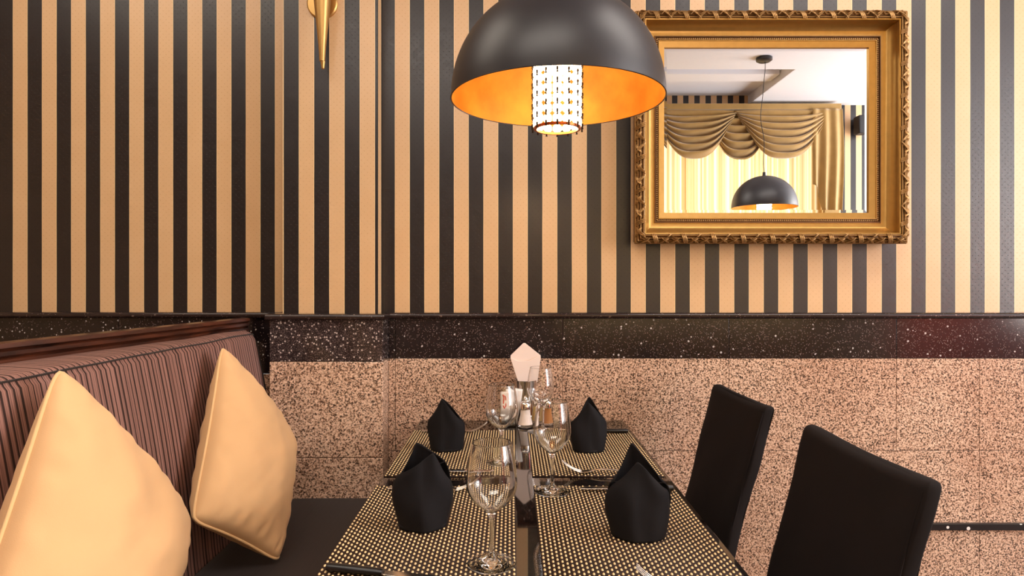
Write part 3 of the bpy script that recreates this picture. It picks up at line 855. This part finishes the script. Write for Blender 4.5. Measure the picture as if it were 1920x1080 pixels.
# ------------------------------------------------------------------ condiments by the wall
def make_shaker(name, label, loc, fill, cat, h=.078, r=.022):
    t = thing(name, label, cat, loc, 0)
    s = h/.078; q = r/.022
    body = [(.0001, .001), (.020*q, .001), (.0235*q, .004*s), (.0235*q, .010*s), (.020*q, .022*s), (.0165*q, .040*s), (.0155*q, .052*s), (.0160*q, .058*s)]
    inn = [(max(.0001, a-.0018), b+(.004 if i < 3 else 0)) for i, (a, b) in enumerate(body)]
    MB().lathe([(.0001, .0005), (.021*q, .0005), (.0240*q, .003*s), (.0242*q, .008*s), (.0232*q, .0095*s), (.0001, .0095*s)], 32).build('glass_base', M['glass'], t, angle=50)
    fl = [(.0001, .0100*s), (.0228*q, .0100*s)]+body[4:]+[(.0001, .058*s)]
    MB().lathe(fl, 32).build('filling', fill, t, angle=60)
    MB().lathe([(.0160*q, .056*s), (.0180*q, .057*s), (.0182*q, .072*s), (.0150*q, .079*s), (.0075*q, .083*s), (.0001, .084*s)], 32).build('cap', M['steel'], t, angle=50)
    return t
make_shaker('salt_shaker', 'salt shaker full of white salt with chrome cap, front of the condiments', (wx(985, 2.045), 2.030, TZ), M['salt'], 'salt shaker')
make_shaker('pepper_shaker', 'pepper shaker with brown filling, right of the condiment group', (wx(1024, 2.07), 2.06, TZ), M['pepper'], 'pepper shaker')
make_shaker('toothpick_holder', 'small glass toothpick holder between the salt and pepper shakers', (wx(1002, 2.095)+.003, 2.092, TZ), M['picks'], 'toothpick holder', .076, .016)
cupx = wx(996, 2.09)-.012
t = thing('metal_tumbler', 'tall tapered metal cup holding a white napkin against the wall', 'cup', (cupx-.008, 2.085, TZ))
# tall tapered cup
MB().lathe([(.0001, .0005), (.0235, .0005), (.0265, .003), (.030, .07), (.0365, .140), (.0372, .142), (.0360, .142), (.0292, .07), (.025, .006), (.0001, .005)], 40).build('cup_body', M['steel'], t, angle=50)
MB().lathe([(.0255, 0), (.0285, .001), (.0285, .006), (.0262, .007)], 40).build('foot_ring', M['steel'], t)
def pn(cx_, cz_):
    pass
t = thing('paper_napkin', 'white paper napkin folded to a point, standing in the metal cup', 'napkin', (cupx-.008, 2.082, TZ))
out = [(-.0215, .10), (-.0245, .140), (-.0480, .215), (-.047, .222), (-.006, .262), (0.000, .262), (.0500, .222), (.051, .214), (.0400, .140), (.022, .10)]
flap = [(-.0235, .10), (-.0245, .140), (-.0478, .213), (-.020, .202), (.010, .204), (.0498, .220), (.0400, .140), (.022, .10)]
for k, (dy, pts_) in enumerate(((.002, out), (-.0022, flap))):
    mb = MB(); n = len(pts_); vs = []
    for off in (-.0010, .0010):
        for x, z in pts_: vs.append((x*(1 if z > .13 else .6), dy+off+1.1*x*x-.006*(z-.14)*10*.3, z))
    mb.add(vs, [tuple(range(n)), tuple(range(n, 2*n))[::-1]]+[(i, n+i, n+(i+1) % n, (i+1) % n) for i in range(n)])
    mb.build('folded_layer', M['paper_napkin'], t, bevel=.0006)
# sugar sachets in a small glass holder
hx_, hy_ = wx(952, 2.03), 2.045
t = thing('sachet_holder', 'small clear glass holder for sugar sachets left of the salt shaker', 'holder', (hx_, hy_, TZ))
mb = MB()
mb.box(-.026, .026, -.020, .020, .0, .003)
for a in ((-.026, .026, -.020, -.018), (-.026, .026, .018, .020), (-.026, -.024, -.018, .018), (.024, .026, -.018, .018)): mb.box(*a, .003, .055)
mb.build('glass_box', M['glass'], t, smooth=False)
lbs = ['front white sachet with red print, upright in the glass holder', 'second white and red sachet, standing tilted behind the front one', 'rear white sachet leaning right in the glass holder']
for k in range(3):
    o = thing('sugar_sachet', lbs[k], 'sachet', (hx_+(-.003, .006, .012)[k], hy_+(-.012, 0, .011)[k], TZ+.0035), 0, 'sugar sachets in the holder')
    o.rotation_euler = (radians((-3, 2, 2)[k]), radians((-2, 4, 9)[k]), 0)
    hgt = (.108, .116, .117)[k]
    mb = MB(); 
    def fs_(u, v, s_):
        a, b = 2*u-1, 2*v-1
        return (a*.0185, s_*.0022*max(0, (1-a*a)*(1-b**4))**.5-.0006*s_*0, hgt*v)
    mb.grid(lambda u, v: fs_(u, v, 1), 10, 16).grid(lambda u, v: fs_(u, v, -1), 10, 16)
    mb.build('sachet', M['sugar'], o, angle=180, merge=True)
    mb = MB()
    # a tall brushy red mark, as on the photographed sachet
    for (x0, z0, x1, z1, r_) in ((-.009, .098, -.004, .090, .0028), (-.005, .097, -.008, .070, .0024), (.000, .095, .002, .080, .0020), (-.009, .064, -.004, .050, .0024), (.002, .072, -.001, .056, .0018)):
        z0, z1 = z0*hgt/.108, z1*hgt/.108
        mb.tube([(x0, -.0023, z0), ((x0+x1)/2+.001, -.0025, (z0+z1)/2), (x1, -.0023, z1)], r_, 8, rr=[(.0007, r_*.7), (.0007, r_*1.2), (.0007, r_*.7)])
    mb.build('red_mark', M['red'], o)

# ------------------------------------------------------------------ slip-covered chairs
def make_chair(label, loc, rz, seed, wdt=.395):
    t = thing('dining_chair', label, 'chair', loc, rz, 'black slip covered dining chairs')
    ZT, REC = .888, .262
    def xf(z): return .23-REC*(ZT-z)
    nz, nl = 44, 72
    vs = []; fs = []
    th = .020
    for i in range(nz+1):
        f = i/nz
        if i >= nz-5:
            k = (i-(nz-5))/5; a = pi/2*k; z = ZT-.014+.014*sin(a); ins = .012*(1-cos(a))
        else: z = .40+(ZT-.014-.40)*i/(nz-5); ins = 0
        for j in range(nl):
            a = 2*pi*j/nl; e = 7
            ca, sa = cos(a), sin(a)
            y = (wdt/2-ins*.5+.006*max(0, (z-.80)/.09))*abs(ca)**(2/e)*(1 if ca > 0 else -1)
            x = (th-ins)*abs(sa)**(2/e*1.2)*(1 if sa > 0 else -1)
            q = Vector((y*5, z*5, seed)); 
            wr = .006*mnoise.noise(q)+.004*mnoise.noise(Vector((y*9+z*5, z*3, seed+4)))
            sag = -.006*(1-(y/(wdt/2))**2)*(1 if z > .8 else 0)*((z-.8)/.09 if z > .8 else 0)
            flare = .004*sin(z*26+seed)*(1 if abs(ca) > .95 else 0)
            vs.append((xf(z)+th+x+wr, y+(flare if y > 0 else -flare), z+sag))
    for i in range(nz):
        for j in range(nl):
            j2 = (j+1) % nl; fs.append((i*nl+j, i*nl+j2, (i+1)*nl+j2, (i+1)*nl+j))
    fs.append(tuple(nz*nl+j for j in range(nl))); fs.append(tuple(range(nl))[::-1])
    bk = MB().add(vs, fs).build('backrest_cover', M['black_cloth'], t, angle=60)
    for s_ in (-1,):
        MB().tube([(xf(z)+.006, s_*(wdt/2-.004+.006*max(0, (z-.80)/.09)), z) for z in [.42+.452*k/24 for k in range(25)]], .0018, 6).build('seam', M['black_cloth'], bk)
    mb = MB(); n = 48
    def loop(z, g): return [(-.09+(.235+g)*abs(cos(a))**.3*(1 if cos(a) > 0 else -1), (wdt/2+g)*abs(sin(a))**.3*(1 if sin(a) > 0 else -1), z) for a in [2*pi*(k+.5)/n for k in range(n)]]
    vs = loop(.30, .008)+loop(.45, 0)+loop(.468, -.006)+loop(.474, -.03)
    fs = [(r*n+k, r*n+(k+1) % n, (r+1)*n+(k+1) % n, (r+1)*n+k) for r in range(3) for k in range(n)]+[tuple(range(3*n, 4*n))]
    mb.add(vs, fs).build('seat_cover', M['black_cloth'], t, angle=50)
    for sx in (-.22, .08):
        for sy in (-1, 1):
            MB().tube([(sx, sy*.16, 0), (sx, sy*.165, .44)], .018, 12, rr=[.014, .02]).build('leg', M['wood'], t)
    return t
make_chair('farther black slip covered chair, close to the granite wall at table right', (.640-.23, 1.825, 0), radians(2.0), 1.3, .372)
make_chair('nearer black slip covered chair in the lower right foreground', (.646-.23, 1.208, .006), radians(.5), 5.2, .405)
